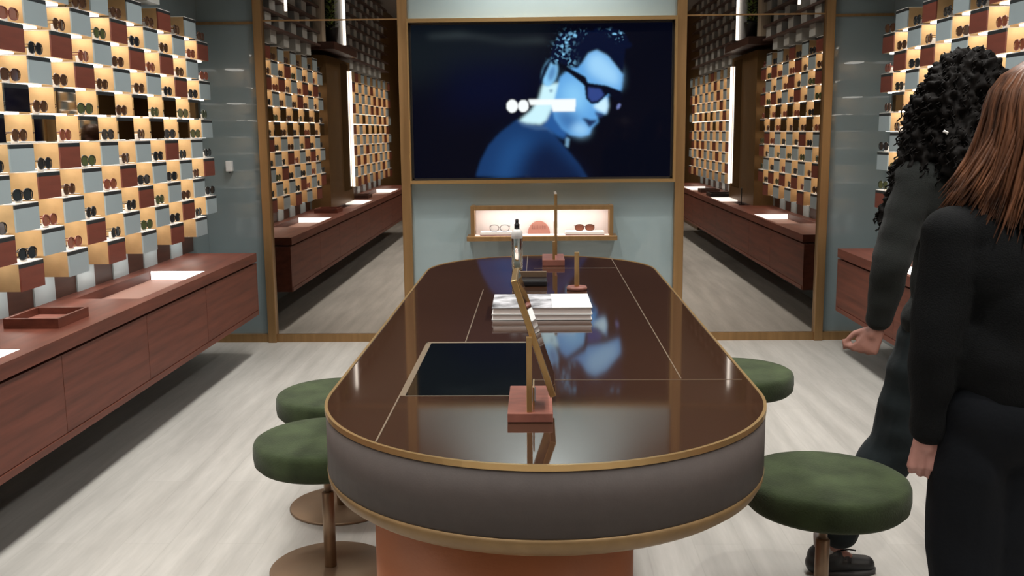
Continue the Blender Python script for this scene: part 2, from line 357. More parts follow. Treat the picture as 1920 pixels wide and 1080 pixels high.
obj('brass_frame', bm, BRASSL, tv)

# ------------------------------------------------------------------ wall display niche below the television
t = thing('display_niche', 'brass framed lit display niche on the wall under the television', 'display shelf', (-.008, 0, .80))
bm = NB(); box(bm, -.565, .565, -.17, .02, 0, .036, bev=.004); obj('ledge', bm, BRASS, t)
bm = NB(); box(bm, -.535, -.5055, -.15, .02, .0362, .262); box(bm, .5055, .535, -.15, .02, .0362, .262); box(bm, -.505, .505, -.14, .02, .2405, .258); box(bm, -.505, .505, -.15, -.1405, .231, .262)
obj('side_frame', bm, BRASS, t)
bm = NB(); box(bm, -.505, .505, -.002, .019, .036, .240); obj('back_panel', bm, BLUSH, t)
bm = NB(); box(bm, -.505, .505, -.150, -.003, .0361, .040); obj('tray_lining', bm, BLUSH, t)
bm = NB(); box(bm, -.49, .49, -.136, -.09, .234, .240); obj('light_strip', bm, LEDN, t)
bm = NB()
pts = [(.085 * math.cos(a), -.030, .04 + .098 * math.sin(a)) for a in [PI * i / 30 for i in range(31)]]
loft(bm, [pts, [(x, -.018, z) for x, y, z in pts]], smooth=False)
pl = obj('half_round_plaque', bm, SIGNP, t, loc=(-.022, 0, 0))
bm = NB()
for i in range(9):
    box(bm, -.050 + i * .0125, -.046 + i * .0125, -.032, -.030, .075, .102 if i % 3 else .108)
obj('plaque_lettering', bm, SIGND, pl)

def glasses_frame(bm, w=.070, h=.048, th=.0035, temple=.13):
    for s in (-1, 1):
        cy = s * w * .5; pts = []
        for i in range(24):
            a = 2 * PI * i / 24; cx_ = math.cos(a); sx_ = math.sin(a)
            pts.append((0.004 * abs(cx_), cy + w * .43 * math.copysign(abs(cx_) ** .8, cx_), h * .5 + h * .46 * math.copysign(abs(sx_) ** .8, sx_)))
        pts.append(pts[0]); pts.append(pts[1]); tube(bm, pts, th * .6, 5)
        tube(bm, [(0, s * w * .93, h * .72), (-temple * .4, s * w * .97, h * .72), (-temple * .8, s * w * .96, h * .66), (-temple, s * w * .95, h * .3)], th * .55, 5)
    tube(bm, [(.001, -w * .08, h * .62), (.003, 0, h * .68), (.001, w * .08, h * .62)], th * .7, 5)
def glasses_lens(bm, w=.070, h=.048):
    for s in (-1, 1):
        cy = s * w * .5; P0, P1 = [], []
        for i in range(24):
            a = 2 * PI * i / 24; cx_ = math.cos(a); sx_ = math.sin(a)
            y = cy + w * .41 * math.copysign(abs(cx_) ** .8, cx_); z = h * .5 + h * .44 * math.copysign(abs(sx_) ** .8, sx_)
            P0.append((-.001, y, z)); P1.append((.001, y, z))
        loft(bm, [P0, P1], smooth=False)
for x, lab, fr in ((-.327, 'clear black-rimmed eyeglasses on the left white plinth of the niche', 'black'), (.314, 'brown half-tinted eyeglasses on the right white plinth of the niche', 'brown')):
    side = 'left' if x < 0 else 'right'
    p = obj('plinth', box(NB(), -.145, .145, -.06, .06, 0, .026, bev=.002), SHELFW, loc=(x, -.085, .8403)); tag(p, 'low white plinth at the %s in the lit niche' % side, 'plinth', 'plinths in the niche')
    p2 = obj('plinth_base', box(NB(), -.146, .146, -.061, .061, -.0001, .006), ROSEW, p)
    bm = NB(); glasses_frame(bm, .078, .052)
    g = obj('eyeglasses', bm, FRAMEC[fr], loc=(x, -.115, .868), rot=(0, 0, -PI / 2)); tag(g, lab, 'eyeglasses', 'eyeglasses in the niche')
    bm = NB(); glasses_lens(bm, .078, .052); obj('lens', bm, CLEARG if fr == 'black' else LENSC['rose'], g)
# wall switch
t = thing('wall_switch', 'small white control box on the blue-grey wall left of the mirror', 'switch', (-2.392, 0, 1.37))
obj('housing', box(NB(), -.024, .024, -.022, .02, -.038, .042, bev=.004), WHITEP, t)
obj('button', box(NB(), -.004, .004, -.018, .0, -.050, -.0385), BLACKP, t)

# ------------------------------------------------------------------ cabinets and worktops
CF = {-1: 2.0734, 1: 2.1081}; CE = {-1: -.5155, 1: -.4688}
RECS = [(-2.45, -1.42), (-4.95, -3.65), (-7.35, -6.1)]
for s in (-1, 1):
    side = 'left' if s < 0 else 'right'
    F, Ye = CF[s], CE[s]
    def X(a, b): return (min(s * a, s * b), max(s * a, s * b))
    # worktop with sunken openings
    bm = NB(); ys = [Ye]
    for a, b in RECS: ys += [b, a]
    ys.append(-8.38)
    for i in range(0, len(ys) - 1, 2):
        x0, x1 = X(F - .004, WX - .001); box(bm, x0, x1, ys[i + 1], ys[i], .704, .766)
    for a, b in RECS:
        for p, q in ((F - .004, 2.135), (2.485, WX - .001)):
            x0, x1 = X(p, q); box(bm, x0, x1, a, b, .704, .766)
    bmesh.ops.remove_doubles(bm, verts=bm.verts, dist=1e-5)
    t = thing('worktop', 'long reddish wood worktop along the %s wall' % side, 'worktop', (s * 2.3, -4, .766), 0, 'wood worktops')
    o = obj('slab', bm, WOOD, t); o.location = (-s * 2.3, 4, -.766)
    for a, b in RECS:
        x0, x1 = X(2.1352, 2.4848)
        o = obj('sunken_tray', box(NB(), x0, x1, a + .0002, b - .0002, .70, .712), TRAYL, t); o.location = (-s * 2.3, 4, -.766)
        for y0, y1 in ((a + .0002, a + .006), (b - .006, b - .0002)):
            q = obj('light_panel', box(NB(), x0 + .004, x1 - .004, y0, y1, .7122, .7645), LEDT, t); q.location = (-s * 2.3, 4, -.766)
    # cabinet units
    seams = [Ye, -1.60, -2.52, -3.44, -4.36, -5.28, -6.20, -7.12, -8.36]
    for i in range(8):
        y1, y0 = seams[i], seams[i + 1]
        t = thing('wall_cabinet', 'hanging reddish wood cabinet, %s wall, %s from the end wall' % (side, ORD[i]), 'cabinet', (s * 2.35, (y0 + y1) / 2, .315), 0, 'hanging wall cabinets')
        h = (y1 - y0) / 2; z = .315
        def loc(a, b): p, q = X(a, b); return p - s * 2.35, q - s * 2.35
        x0, x1 = loc(F + .03, WX - .001)
        obj('carcass', box(NB(), x0, x1, -h, h, .0, .384), WOODD, t)
        x0, x1 = loc(F + .004, F + .0299)
        dd = NB(); box(dd, x0, x1, -h + .002, h - .002, .034, .375); o = obj('door', dd, WOOD, t)
        x0, x1 = loc(F, F + .0299)
        obj('bottom_rail', box(NB(), x0, x1, -h, h, 0, .030), WOOD, t)
        if i == 0:
            x0, x1 = loc(F + .004, WX - .001); obj('end_panel', box(NB(), x0, x1, h + .0005, h + .018, 0, .375), WOOD, t)

# ------------------------------------------------------------------ display boxes
BH = .127; BD = .21
carc = NB(); box(carc, 0, BD - .008, -.106, .106, 0, BH - .0035, 0); box(carc, BD - .0079, BD, -.106, .106, BH - .022, BH - .0035, 1)
def cm(bm, name):
    me = bpy.data.meshes.new(name); bmesh.ops.recalc_face_normals(bm, faces=bm.faces); bm.to_mesh(me); bm.free(); return me
ME_C = cm(carc, 'display_box'); ME_C.materials.append(TAN); ME_C.materials.append(BLACKL)
ME_F = {}
for k_, mm in (('G', GREYF), ('R', WOODR), ('M', MIRB)):
    bm = NB(); box(bm, BD - .0079, BD, -.106, .106, 0, BH - .0221); ME_F[k_] = cm(bm, 'front_panel'); ME_F[k_].materials.append(mm)
bm = NB(); box(bm, .0, BD - .001, -.106, .106, BH - .0034, BH); ME_T = cm(bm, 'shelf_top'); ME_T.materials.append(SHELFW)
bm = NB()
rp = []
for cx_, cy_, a0 in ((BD - .055, .074, 0), (.075, .074, PI / 2), (.075, -.074, PI), (BD - .055, -.074, 1.5 * PI)):
    for i in range(5): rp.append((cx_ + .014 * math.cos(a0 + PI / 2 * i / 4), cy_ + .014 * math.sin(a0 + PI / 2 * i / 4), 0))
ME_LS = []
for hang in (.002, .008):
    bm = NB(); loft(bm, [[(x, y, -hang) for x, y, z in rp], [(x, y, -.0001) for x, y, z in rp]], smooth=False)
    ME_LS.append(cm(bm, 'underside_light')); ME_LS[-1].materials.append(LED)
LCOL = {10: 'GRGG', 9: 'RGGRGG', 8: 'GRRGRR', 7: 'GRGGRG', 4: 'GRGGRG', 3: 'RGGRGRG', 2: 'GGRGGG', 1: 'GRGGRGR', 0: 'GRGRGR'}
RCOL = {10: 'GRGRGG', 9: 'RGGRG', 8: 'RRGRG', 7: 'RGGRG', 4: 'GGRG', 3: 'GRGG', 2: 'GRG', 1: 'RGGR', 0: 'RGRG'}
CN = {'G': 'blue-grey', 'R': 'red wood', 'M': 'mirror-fronted'}
def ortn(n): return 'lowest row' if n == 0 else 'top row' if n == 10 else ORD[n] + ' row up'
def mkmesh(name, me, parent=None):
    o = bpy.data.objects.new(name, me); COL.objects.link(o)
    if parent: o.parent = parent
    return o
gl_meshes = {}
for c in FRAMEC:
    bm = NB(); glasses_frame(bm, .072, .058, .0045, .11); f_ = cm(bm, 'sunglasses'); f_.materials.append(FRAMEC[c])
    bm = NB(); glasses_lens(bm, .072, .058); l_ = cm(bm, 'lens'); l_.materials.append(LENSC[c])
    gl_meshes[c] = (f_, l_)
bm = NB(); box(bm, -.035, -.006, -.009, .009, -.0085, .030, bev=.003); ME_S = cm(bm, 'nose_stand'); ME_S.materials.append(SHELFW)
GC = ['black', 'brown', 'brown', 'black', 'green', 'rose']
ME_G = {}
rg = random.Random(11)
for s in (-1, 1):
    side = 'left' if s < 0 else 'right'
    for sec in (0, 1):
        for n in range(11):
            zt = 1.045 + .1345 * n; idx = 0
            cols = LCOL if s < 0 else RCOL
            for k in range(13 if sec == 0 else 14):
                if (n + k) % 2 == 0: continue
                if n in (5, 6): c = 'G' if (k == 0) else 'M'  # first mirror front painted grey, the wall's reflection put into its colour
                else:
                    st = cols.get(n, ''); c = st[idx] if (sec == 0 and idx < len(st)) else rg.choice('GGR')
                if sec == 1 and n in (5, 6): c = rg.choice('GRM')
                y = -.489 - .232 * k if sec == 0 else -5.22 - .232 * k
                where = '%s from the mirror' % ORD[idx] if sec == 0 else '%s from the pilaster' % ORD[idx]
                o = mkmesh('display_box', ME_C); o.location = (s * WX, y, zt - BH)
                if s > 0: o.rotation_euler = (0, 0, PI)
                tag(o, '%s display box, %s wall%s, %s, %s' % (CN[c], side, '' if sec == 0 else ' far section', ortn(n), where), 'display box', 'display boxes on the %s wall%s' % (side, '' if sec == 0 else ', far section'))
                mkmesh('front_panel', ME_F[c], o); mkmesh('shelf_top', ME_T, o); mkmesh('underside_light', ME_LS[n >= 6], o)
                if sec == 0 and n < 10:
                    g = rg.choice(GC); fm, lm = gl_meshes[g]
                    gx = BD - .012 - rg.random() * .006; gy = rg.uniform(-.022, .022)
                    q = mkmesh('sunglasses', fm); q.location = (s * (WX - gx), y + s * gy, zt + .0088)
                    q.rotation_euler = (0, 0, (0 if s < 0 else PI) + rg.uniform(-.15, .15))
                    tag(q, '%s sunglasses, %s wall, %s, %s' % (g, side, ortn(n), where), 'sunglasses', 'sunglasses on the %s wall boxes' % side)
                    mkmesh('lens', lm, q); mkmesh('nose_stand', ME_S, q)
                idx += 1
    # cladding strips under the lowest boxes, down to the worktop
    for sec, y0, nk in ((0, -.489, 13), (1, -5.22, 14)):
        t = thing('wall_cladding', '%s wall%s strip of grey and dark wood panels just above the worktop' % (side, '' if sec == 0 else ' far'), 'cladding', (s * WX, y0 - 1.4, .766), 0, 'cladding above the worktops')
        for k in range(nk):
            y = -.232 * k + 1.4
            if k % 2: bm = box(NB(), 0, .02, y - .106, y + .106, .0, .15)
            else: bm = box(NB(), 0, .012, y - .125, y + .125, .0, .285)
            o = obj('grey_panel' if k % 2 else 'wood_panel', bm, GREYF if k % 2 else WOODD, t)
            if s > 0: o.rotation_euler = (0, 0, PI); o.location = (0, 2 * y, 0)
    # lattice of unlit panels over the boxes
    for sec, ya, yb in ((0, -1.073, -3.40), (1, -5.11, -8.35)):
        t = thing('lattice_screen', 'unlit grey and black panel lattice above the %s wall boxes%s' % (side, '' if sec == 0 else ', far section'), 'lattice', (s * WX, (ya + yb) / 2, 2.42), 0, 'lattices above the display boxes')
        ym = (ya + yb) / 2
        def xx(a, b): p, q = sorted((-s * a, -s * b)); return p, q
        x0, x1 = xx(.001, .02); obj('backing', box(NB(), x0, x1, yb - ym, ya - ym, 0, CEIL - 2.42 - .001), BLACKP, t)
        for r in range(1, 9):
            x0, x1 = xx(.02, .20); z = r * .1345 + .0; 
            obj('rail', box(NB(), x0, x1, yb - ym, ya - ym, z - .012, z + .010), RAIL, t)
        nc = int((ya - yb) / .232)
        for r in range(8):
            for k in range(nc):
                if (r + k) % 2 == (sec == 0): continue
                x0, x1 = xx(.02, .17 if r % 2 else .15); y = ya - .116 - .232 * k - ym
                obj('panel', box(NB(), x0, x1, y - .1, y + .1, r * .1345 + .012, r * .1345 + .1215), LGREY, t)
        if sec == 0:
            x0, x1 = xx(.205, .225)
            obj('light_bar', box(NB(), x0, x1, -1.9 - ym, -1.875 - ym, .32, 1.15), LEDS, t)
    # pilaster with mirror and light bar
    t = thing('pilaster', 'bronze wall pilaster with narrow mirror and light bar, %s wall' % side, 'pilaster', (s * WX, -4.2, .766), 0, 'bronze pilasters')
    def xx(a, b): p, q = sorted((-s * a, -s * b)); return p, q
    x0, x1 = xx(.0005, .22); obj('panel', box(NB(), x0, x1, -.74, .66, .0005, 1.70), BRASSD, t)
    x0, x1 = xx(.2201, .224); obj('mirror_strip', box(NB(), x0, x1, -.60, -.14, .15, 1.66), MIRR, t)
    x0, x1 = xx(.2201, .25); obj('light_bar', box(NB(), x0, x1, -.685, -.669, .18, 1.60), LEDS, t)
    x0, x1 = xx(.0005, .35); lg = obj('wall_ledge', box(NB(), x0, x1, -.55, .79, 1.7505, 1.83), WOODD, loc=(s * WX, -4.2, .766)); tag(lg, 'dark wood ledge on the %s wall holding a potted plant' % side, 'ledge', 'plant ledges')
    t = thing('upper_pilaster', 'black panel with vertical light bar above the pilaster, %s wall' % side, 'panel', (s * WX, -4.2, .766), 0, 'panels above the pilasters')
    x0, x1 = xx(.0005, .20); obj('upper_panel', box(NB(), x0, x1, -.74, -.03, 1.8305, CEIL - .766 - .001), BLACKP, t)
    x0, x1 = xx(.2001, .23); obj('upper_light_bar', box(NB(), x0, x1, -.515, -.499, 1.90, CEIL - .766 - .05), LEDS, t)
    x0, x1 = xx(.12, .22); cp = obj('cream_board', box(NB(), x0, x1, .61, .79, 1.8305, CEIL - .766 - .001), CREAM, loc=(s * WX, -4.2, .766)); tag(cp, 'tall cream board beside the plant on the %s ledge, seen in the mirror' % side, 'board', 'cream boards on the ledges')
    # potted plant on the ledge
    t = thing('potted_plant', 'tall leafy plant in a black pot on the %s ledge, seen in the mirror' % side, 'plant', (s * (WX - .255), -3.74, 2.5965), 0, 'plants on the ledges')
    bm = NB(); lathe(bm, [(.055, 0), (.08, .17), (.084, .18), (.072, .178), (.07, .15)], n=24); obj('pot', bm, BLACKP, t)
    bm = NB(); tube(bm, [(0, 0, .12), (.01, 0, .4), (0, .01, .8)], .008, 6); obj('stem', bm, WOODD, t)
    bm = NB(); rr = random.Random(5 + s)
    for i in range(420):
        a = rr.random() * 2 * PI; z = .16 + rr.random() * .68; r0 = rr.random() ** .5 * (.06 + .02 * math.sin(z * 14)); p = Vector((r0 * math.cos(a), r0 * math.sin(a), z))
        d = Vector((math.cos(a), math.sin(a), rr.uniform(-.3, .9))).normalized() * .048; sd = d.cross(Vector((0, 0, 1))).normalized() * .011
        v = [bm.verts.new(q) for q in (p, p + d * .5 + sd, p + d, p + d * .5 - sd)]; bm.faces.new(v)
    obj('foliage', bm, LEAF, t)
# small things on the worktops
def tray(x, y, label, w=.28, d=.235, h=.045, m=WOOD, rz=0, z=.7663, grp='wood trays on the worktops'):
    t = thing('tray', label, 'tray', (x, y, z), rz, grp)
    bm = NB(); box(bm, -w / 2, w / 2, -d / 2, d / 2, 0, .010); obj('base', bm, m, t)
    bm = NB(); e = .014
    box(bm, -w / 2, w / 2, -d / 2, -d / 2 + e, .0101, h); box(bm, -w / 2, w / 2, d / 2 - e, d / 2, .0101, h)
    box(bm, -w / 2, -w / 2 + e, -d / 2 + e, d / 2 - e, .0101, h); box(bm, w / 2 - e, w / 2, -d / 2 + e, d / 2 - e, .0101, h); obj('rim', bm, m, t)
    obj('lining', box(NB(), -w / 2 + e + .001, w / 2 - e - .001, -d / 2 + e + .001, d / 2 - e - .001, .0101, .013), ROSEW, t)
    return t
tray(-2.305, -3.09, 'square wood tray on the left worktop, nearest the camera', .25, .30, .045, rz=.0)
tray(-2.36, -5.35, 'dark wood tray on the left worktop, seen only in the mirror', .25, .32, m=WOODD)
tray(2.30, -4.05 - 1.1, 'black tray of cards on the right worktop, seen in the mirror', .30, .34, m=BLACKP)
tray(2.30, -6.0, 'dark wood tray far along the right worktop, seen in the mirror', .25, .3, m=WOODD)
t = thing('card_stand', 'black upright card stand on the right worktop, seen in the mirror', 'stand', (2.26, -4.85 + 1.2, .7663), -PI / 2 + .2)
obj('foot', box(NB(), -.05, .05, -.03, .03, 0, .012), BLACKP, t)
obj('frame', box(NB(), -.055, .055, -.006, .006, .0121, .19), BLACKP, t); obj('card', box(NB(), -.042, .042, -.008, -.0061, .05, .18), CREAM, t)
for i, (x, y) in enumerate(((-2.34, -3.62 - 1.75), )):
    pass
for sx, nm in ((-1, 'left'), (1, 'right')):
    for j in range(2):
        o = obj('gift_box', box(NB(), -.04, .04, -.045, .045, 0, .055, bev=.004), WHITEP, loc=(sx * 2.5, -5.02 - .15 * j, .7663))
        tag(o, 'small white box on the %s worktop, %s of two beyond the pilaster' % (nm, ORD[j]), 'box', 'white boxes on the worktops')

# ------------------------------------------------------------------ ceiling fixtures
for i, (x, y) in enumerate(LIGHTS):
    o = obj('light_trough', box(NB(), -.17, .17, -.62, .62, -.02, -.0002), CEILM, loc=(x, y, CEIL)); tag(o, None, None); o['kind'] = 'structure'

# ------------------------------------------------------------------ stadium table
TZ, TR, TY0, TY1, TCX = .962, .547, -5.062, -2.851, -.026
def ring(bm, Ro, Ri, z0, z1, mi=0):
    a = stad(Ro, TY0, TY1, z1, TCX); b = stad(Ri, TY0, TY1, z1, TCX); c = stad(Ri, TY0, TY1, z0, TCX); d = stad(Ro, TY0, TY1, z0, TCX)
    R = [[bm.verts.new(p) for p in r] for r in (a, b, c, d)]; n = len(a)
    for A, B in ((0, 1), (1, 2), (2, 3), (3, 0)):
        for i in range(n): bm.faces.new((R[A][i], R[A][(i + 1) % n], R[B][(i + 1) % n], R[B][i]))
t = thing('display_table', 'long rounded table with brown glass top, brass rim and taupe sides', 'table', (0, 0, 0))
bm = NB(); loft(bm, [stad(TR - .0077, TY0, TY1, TZ - .012, TCX), stad(TR - .0077, TY0, TY1, TZ, TCX)], smooth=False); obj('glass_top', bm, GLASSB, t)
bm = NB(); ring(bm, TR, TR - .0075, TZ - .011, TZ + .002); obj('brass_rim', bm, BRASSL, t)
bm = NB(); loft(bm, [stad(TR - .002, TY0, TY1, .8065, TCX), stad(TR - .002, TY0, TY1, TZ - .0122, TCX)], smooth=True); o = obj('apron', bm, APRON, t)
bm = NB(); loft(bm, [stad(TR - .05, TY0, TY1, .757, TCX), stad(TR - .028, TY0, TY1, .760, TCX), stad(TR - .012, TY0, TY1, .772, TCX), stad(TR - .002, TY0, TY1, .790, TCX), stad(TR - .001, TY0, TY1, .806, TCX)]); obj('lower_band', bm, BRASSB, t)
bm = NB(); PR = .335; loft(bm, [stad(PR, TY0 + .02, TY1 - .1, 0.0, -.13), stad(PR, TY0 + .02, TY1 - .1, .7568, -.13)]); obj('pedestal', bm, LEATH, t)
def inlay(x0, x1, y0, y1):
    obj('inlay_strip', box(NB(), x0, x1, y0, y1, TZ + .0001, TZ + .0008), INLAY, t)
obj('black_inset', box(NB(), -.3755, -.06, -5.0845, -4.4685, TZ + .0001, TZ + .0006), BLACKG, t)
inlay(-.392, -.3885, -5.453, -4.452); inlay(-.3884, -.376, -5.085, -4.47); inlay(-.392, -.055, -4.468, -4.452)
inlay(-.376, -.10, -5.090, -5.085); inlay(-.271, -.268, -4.45, -3.42); inlay(.339, .342, -4.918, -2.36); inlay(-.06, .335, -2.795, -2.789)
inlay(-.095, -.092, -3.1, -2.32); inlay(-.05, .5, -4.932, -4.930)

# ------------------------------------------------------------------ stools
def stool(cx, cy, zt, label, R=.262, proto=[None]):
    t = thing('stool', label, 'stool', (cx, cy, 0), 0, 'green velvet stools at the table')
    if proto[0] is None:
        b1 = NB(); lathe(b1, [(R * .80, -.105), (R * .93, -.100), (R * .985, -.085), (R, -.055), (R * .995, -.024), (R * .975, -.010), (R * .93, -.003), (R * .80, -.0005), (R * .4, 0)], n=64)
        b2 = NB(); lathe(b2, [(.225, 0), (.225, .007), (.221, .010), (.03, .011)], n=64)
        b3 = NB(); lathe(b3, [(.0225, .0111), (.0225, .30), (.018, .304)], n=24)
        b4 = NB(); lathe(b4, [(.014, .3045), (.014, .52 - .1225)], n=20)
        b5 = NB(); lathe(b5, [(.10, -.122), (.14, -.1055)], n=40)
        proto[0] = [('seat', cm(b1, 'seat'), GREENV, zt), ('base_disc', cm(b2, 'base_disc'), BRONZE, 0), ('pole', cm(b3, 'pole'), BRONZE, 0), ('gas_lift', cm(b4, 'gas_lift'), BRONZE, 0), ('seat_plate', cm(b5, 'seat_plate'), BRONZE, zt)]
        for n_, me, m_, z in proto[0]:
            me.materials.append(m_)
            for p in me.polygons: p.use_smooth = True
    for n_, me, m_, z in proto[0]:
        o = mkmesh(n_, me, t); o.location = (0, 0, z)
stool(-.825, -4.02, .52, 'green velvet stool left of the table, nearer the camera')
stool(-.905, -3.40, .52, 'green velvet stool left of the table, farther from the camera')
stool(.88, -4.44, .52, 'green velvet stool right of the table, beside the two people')
stool(.875, -3.03, .52, 'green velvet stool right of the table, far one half hidden')

# ------------------------------------------------------------------ things on the table
# near table mirror: rosewood block, brass post, tilted round-cornered plate
t = thing('table_mirror', 'tilted brass table mirror on a rosewood block near the front', 'mirror', (-.0585, -5.195, TZ + .0012))
obj('base', box(NB(), -.0525, .0515, -.125, .12, 0, .022, bev=.002), ROSEW, t)
obj('slot', box(NB(), .004, .011, -.03, .11, .0221, .0225), BLACKP, t)
obj('post', box(NB(), -.0085, .0045, -.118, -.100, .0221, .196, bev=.001), BRASSL, t)
obj('rear_post', box(NB(), .0055, .009, -.098, -.02, .0221, .075), BRASSL, t)
pl_ = bpy.data.objects.new('mirror_plate', None)
def plate(parent, w, h, th, loc, ry, name='plate_frame'):
    f = obj(name, box(NB(), -th / 2, th / 2, 0, w, -h / 2, h / 2, bev=.0015), BRASSL, parent, loc=loc, rot=(0, ry, 0))
    obj('mirror_face', box(NB(), -th / 2 - .0008, -th / 2 - .0001, .006, w - .006, -h / 2 + .006, h / 2 - .006), MIRB, f)
    obj('mirror_back', box(NB(), th / 2 + .0001, th / 2 + .0008, .006, w - .006, -h / 2 + .006, h / 2 - .006), MIRB, f)
bpy.data.objects.remove(pl_)
plate(t, .20, .285, .014, (.0080, -.098, .188), -.315)
# far table mirror
t = thing('table_mirror', 'upright brass table mirror on a rosewood block at the far end', 'mirror', (.035, -2.60, TZ + .0012), 0)
obj('base', box(NB(), -.052, .057, -.12, .12, 0, .030, bev=.002), ROSEW, t)
obj('post', box(NB(), -.002, .010, -.115, -.095, .0301, .12), BRASSL, t)
plate(t, .20, .30, .013, (.014, -.094, .20), 0)
# small brass rod on a round wood base
t = thing('display_stand', 'small brass bar upright on a round wood base behind the books', 'stand', (.122, -3.44, TZ + .0012))
bm = NB(); lathe(bm, [(.042, 0), (.043, .008), (.040, .014)], n=40); obj('base', bm, ROSEW, t)
obj('bar', box(NB(), -.010, .010, -.007, .007, .0141, .158, bev=.003), BRASSL, t)
# cleaning spray bottle
t = thing('spray_bottle', 'clear spray bottle with a black pump at the far end of the table', 'bottle', (-.138, -2.84, TZ + .0012))
bm = NB(); lathe(bm, [(.024, 0), (.0265, .004), (.0265, .155), (.024, .172), (.014, .186), (.0115, .195)], n=32); obj('body', bm, CLEARG, t, smooth=True)
bm = NB(); lathe(bm, [(.0262, .150), (.0267, .1505), (.0266, .176), (.0240, .186), (.015, .194)], n=32); obj('label_band', bm, WHITEP, t)
bm = NB(); lathe(bm, [(.0125, .1955), (.0125, .218), (.008, .222), (.008, .238), (.006, .242)], n=24); box(bm, -.004, .004, -.018, .004, .228, .238); obj('pump', bm, BLACKP, t)
bm = NB(); tube(bm, [(0, 0, .19), (.004, 0, .10), (.012, 0, .01)], .0022, 6); obj('dip_tube', bm, WHITEP, t)
# two stacked books
def book(z, h, label, cover2, rz, dx=0):
    t = thing('book', label, 'book', (-.027 + dx, -3.955, z), rz, 'books stacked on the table')
    w, d = .176, .145
    obj('pages', box(NB(), -w + .004, w - .004, -d + .004, d - .006, .0025, h - .0025), PAPER, t)
    obj('cover', box(NB(), -w, w, -d, d, 0, .0024), WHITEP, t)
    if cover2:
        a = obj('cover', box(NB(), -w, .036, -d, d, h - .0024, h), cover2, t); b_ = obj('cover', box(NB(), .0361, w, -d, d, h - .0024, h), WHITEP, t)
    else: obj('cover', box(NB(), -w, w, -d, d, h - .0024, h), WHITEP, t)
GREYPIC = mat('grey_photo_cover', (.16, .155, .17), .5, var=.8, vscale=16, vcol=(.70, .70, .74))
book(TZ + .0012, .020, 'lower white book of the stack on the table', None, .0)
book(TZ + .0214, .024, 'upper book of the stack with a grey and white photo cover', GREYPIC, .01)
# dark case behind the books
t = thing('eyewear_case', 'dark open eyewear case behind the stacked books', 'case', (-.075, -3.30, TZ + .0012))
obj('body', box(NB(), -.075, .075, -.05, .05, 0, .024, bev=.006), BLACKP, t); obj('lid', box(NB(), -.073, .073, .042, .052, .0245, .052, bev=.003), BRONZE, t)

# ------------------------------------------------------------------ people
def hull_capsule(bm, p, r, q, s, seg=2):
    """two spheres joined by their common cone, as a closed lathe along the axis"""
    p, q = Vector(p), Vector(q); d = q - p; L = d.length
    if L < 1e-6 or abs(r - s) >= L:
        c, rad = (p, r) if r > s else (q, s)
        bmesh.ops.create_icosphere(bm, subdivisions=seg, radius=rad, matrix=Matrix.Translation(c)); return
    ax = d / L; u = ax.cross(Vector((0, 0, 1)))
    if u.length < .05: u = ax.cross(Vector((1, 0, 0)))
    u.normalize(); v = ax.cross(u); th = math.asin((r - s) / L); prof = []
    K = 6
    for i in range(K + 1):
        a = PI + (PI / 2 + th - PI) * 0 - (PI - (PI / 2 - th)) * i / K
        prof.append((r * math.cos(a), max(1e-4, r * math.sin(a))))
    for i in range(K + 1):
        a = (PI / 2 - th) * (1 - i / K)
        prof.append((L + s * math.cos(a), max(1e-4, s * math.sin(a))))
    n = 14
    loft(bm, [[p + ax * t + (u * math.cos(2 * PI * k / n) + v * math.sin(2 * PI * k / n)) * rr for k in range(n)] for t, rr in prof])
def ellipsoid(bm, c, rx, ry, rz, rot=None, seg=3):
    mt = Matrix.Translation(Vector(c)) @ (rot.to_matrix().to_4x4() if rot else Matrix()) @ Matrix.Diagonal((rx, ry, rz, 1))
    bmesh.ops.create_icosphere(bm, subdivisions=seg, radius=1, matrix=mt)
def blob(name, prims, m, parent, voxel=.006, smooth=6, disp=0., dscale=.1, seed=0):
    bm = NB()
    for p in prims:
        b1 = NB()
        if p[0] == 'c': hull_capsule(b1, *p[1:])
        else: ellipsoid(b1, *p[1:])
        me = bpy.data.meshes.new('tmp'); b1.to_mesh(me); b1.free(); bm.from_mesh(me); bpy.data.meshes.remove(me)
    me = bpy.data.meshes.new(name); bm.to_mesh(me); bm.free()
    o = bpy.data.objects.new('tmp_blob', me); COL.objects.link(o)
    r = o.modifiers.new('r', 'REMESH'); r.mode = 'VOXEL'; r.voxel_size = voxel
    sm = o.modifiers.new('s', 'SMOOTH'); sm.iterations = smooth; sm.factor = .5
    dg = bpy.context.evaluated_depsgraph_get(); dg.update()
    me2 = bpy.data.meshes.new_from_object(o.evaluated_get(dg)); bpy.data.objects.remove(o)
    if disp:
        n = len(me2.vertices); co = np.empty(n * 3, np.float32); me2.vertices.foreach_get('co', co); no = np.empty(n * 3, np.float32)
        me2.vertex_normals.foreach_get('vector', no); co = co.reshape(-1, 3); no = no.reshape(-1, 3)
        sx, sy, sz = dscale if isinstance(dscale, tuple) else (dscale,) * 3
        d = np.array([noise.noise(Vector((c[0] / sx + seed, c[1] / sy, c[2] / sz))) for c in co], np.float32)
        co += no * d[:, None] * disp; me2.vertices.foreach_set('co', co.ravel())
    me2.name = name
    for p in me2.polygons: p.use_smooth = True
    me2.materials.clear()
    return obj(name, me2, m, parent)
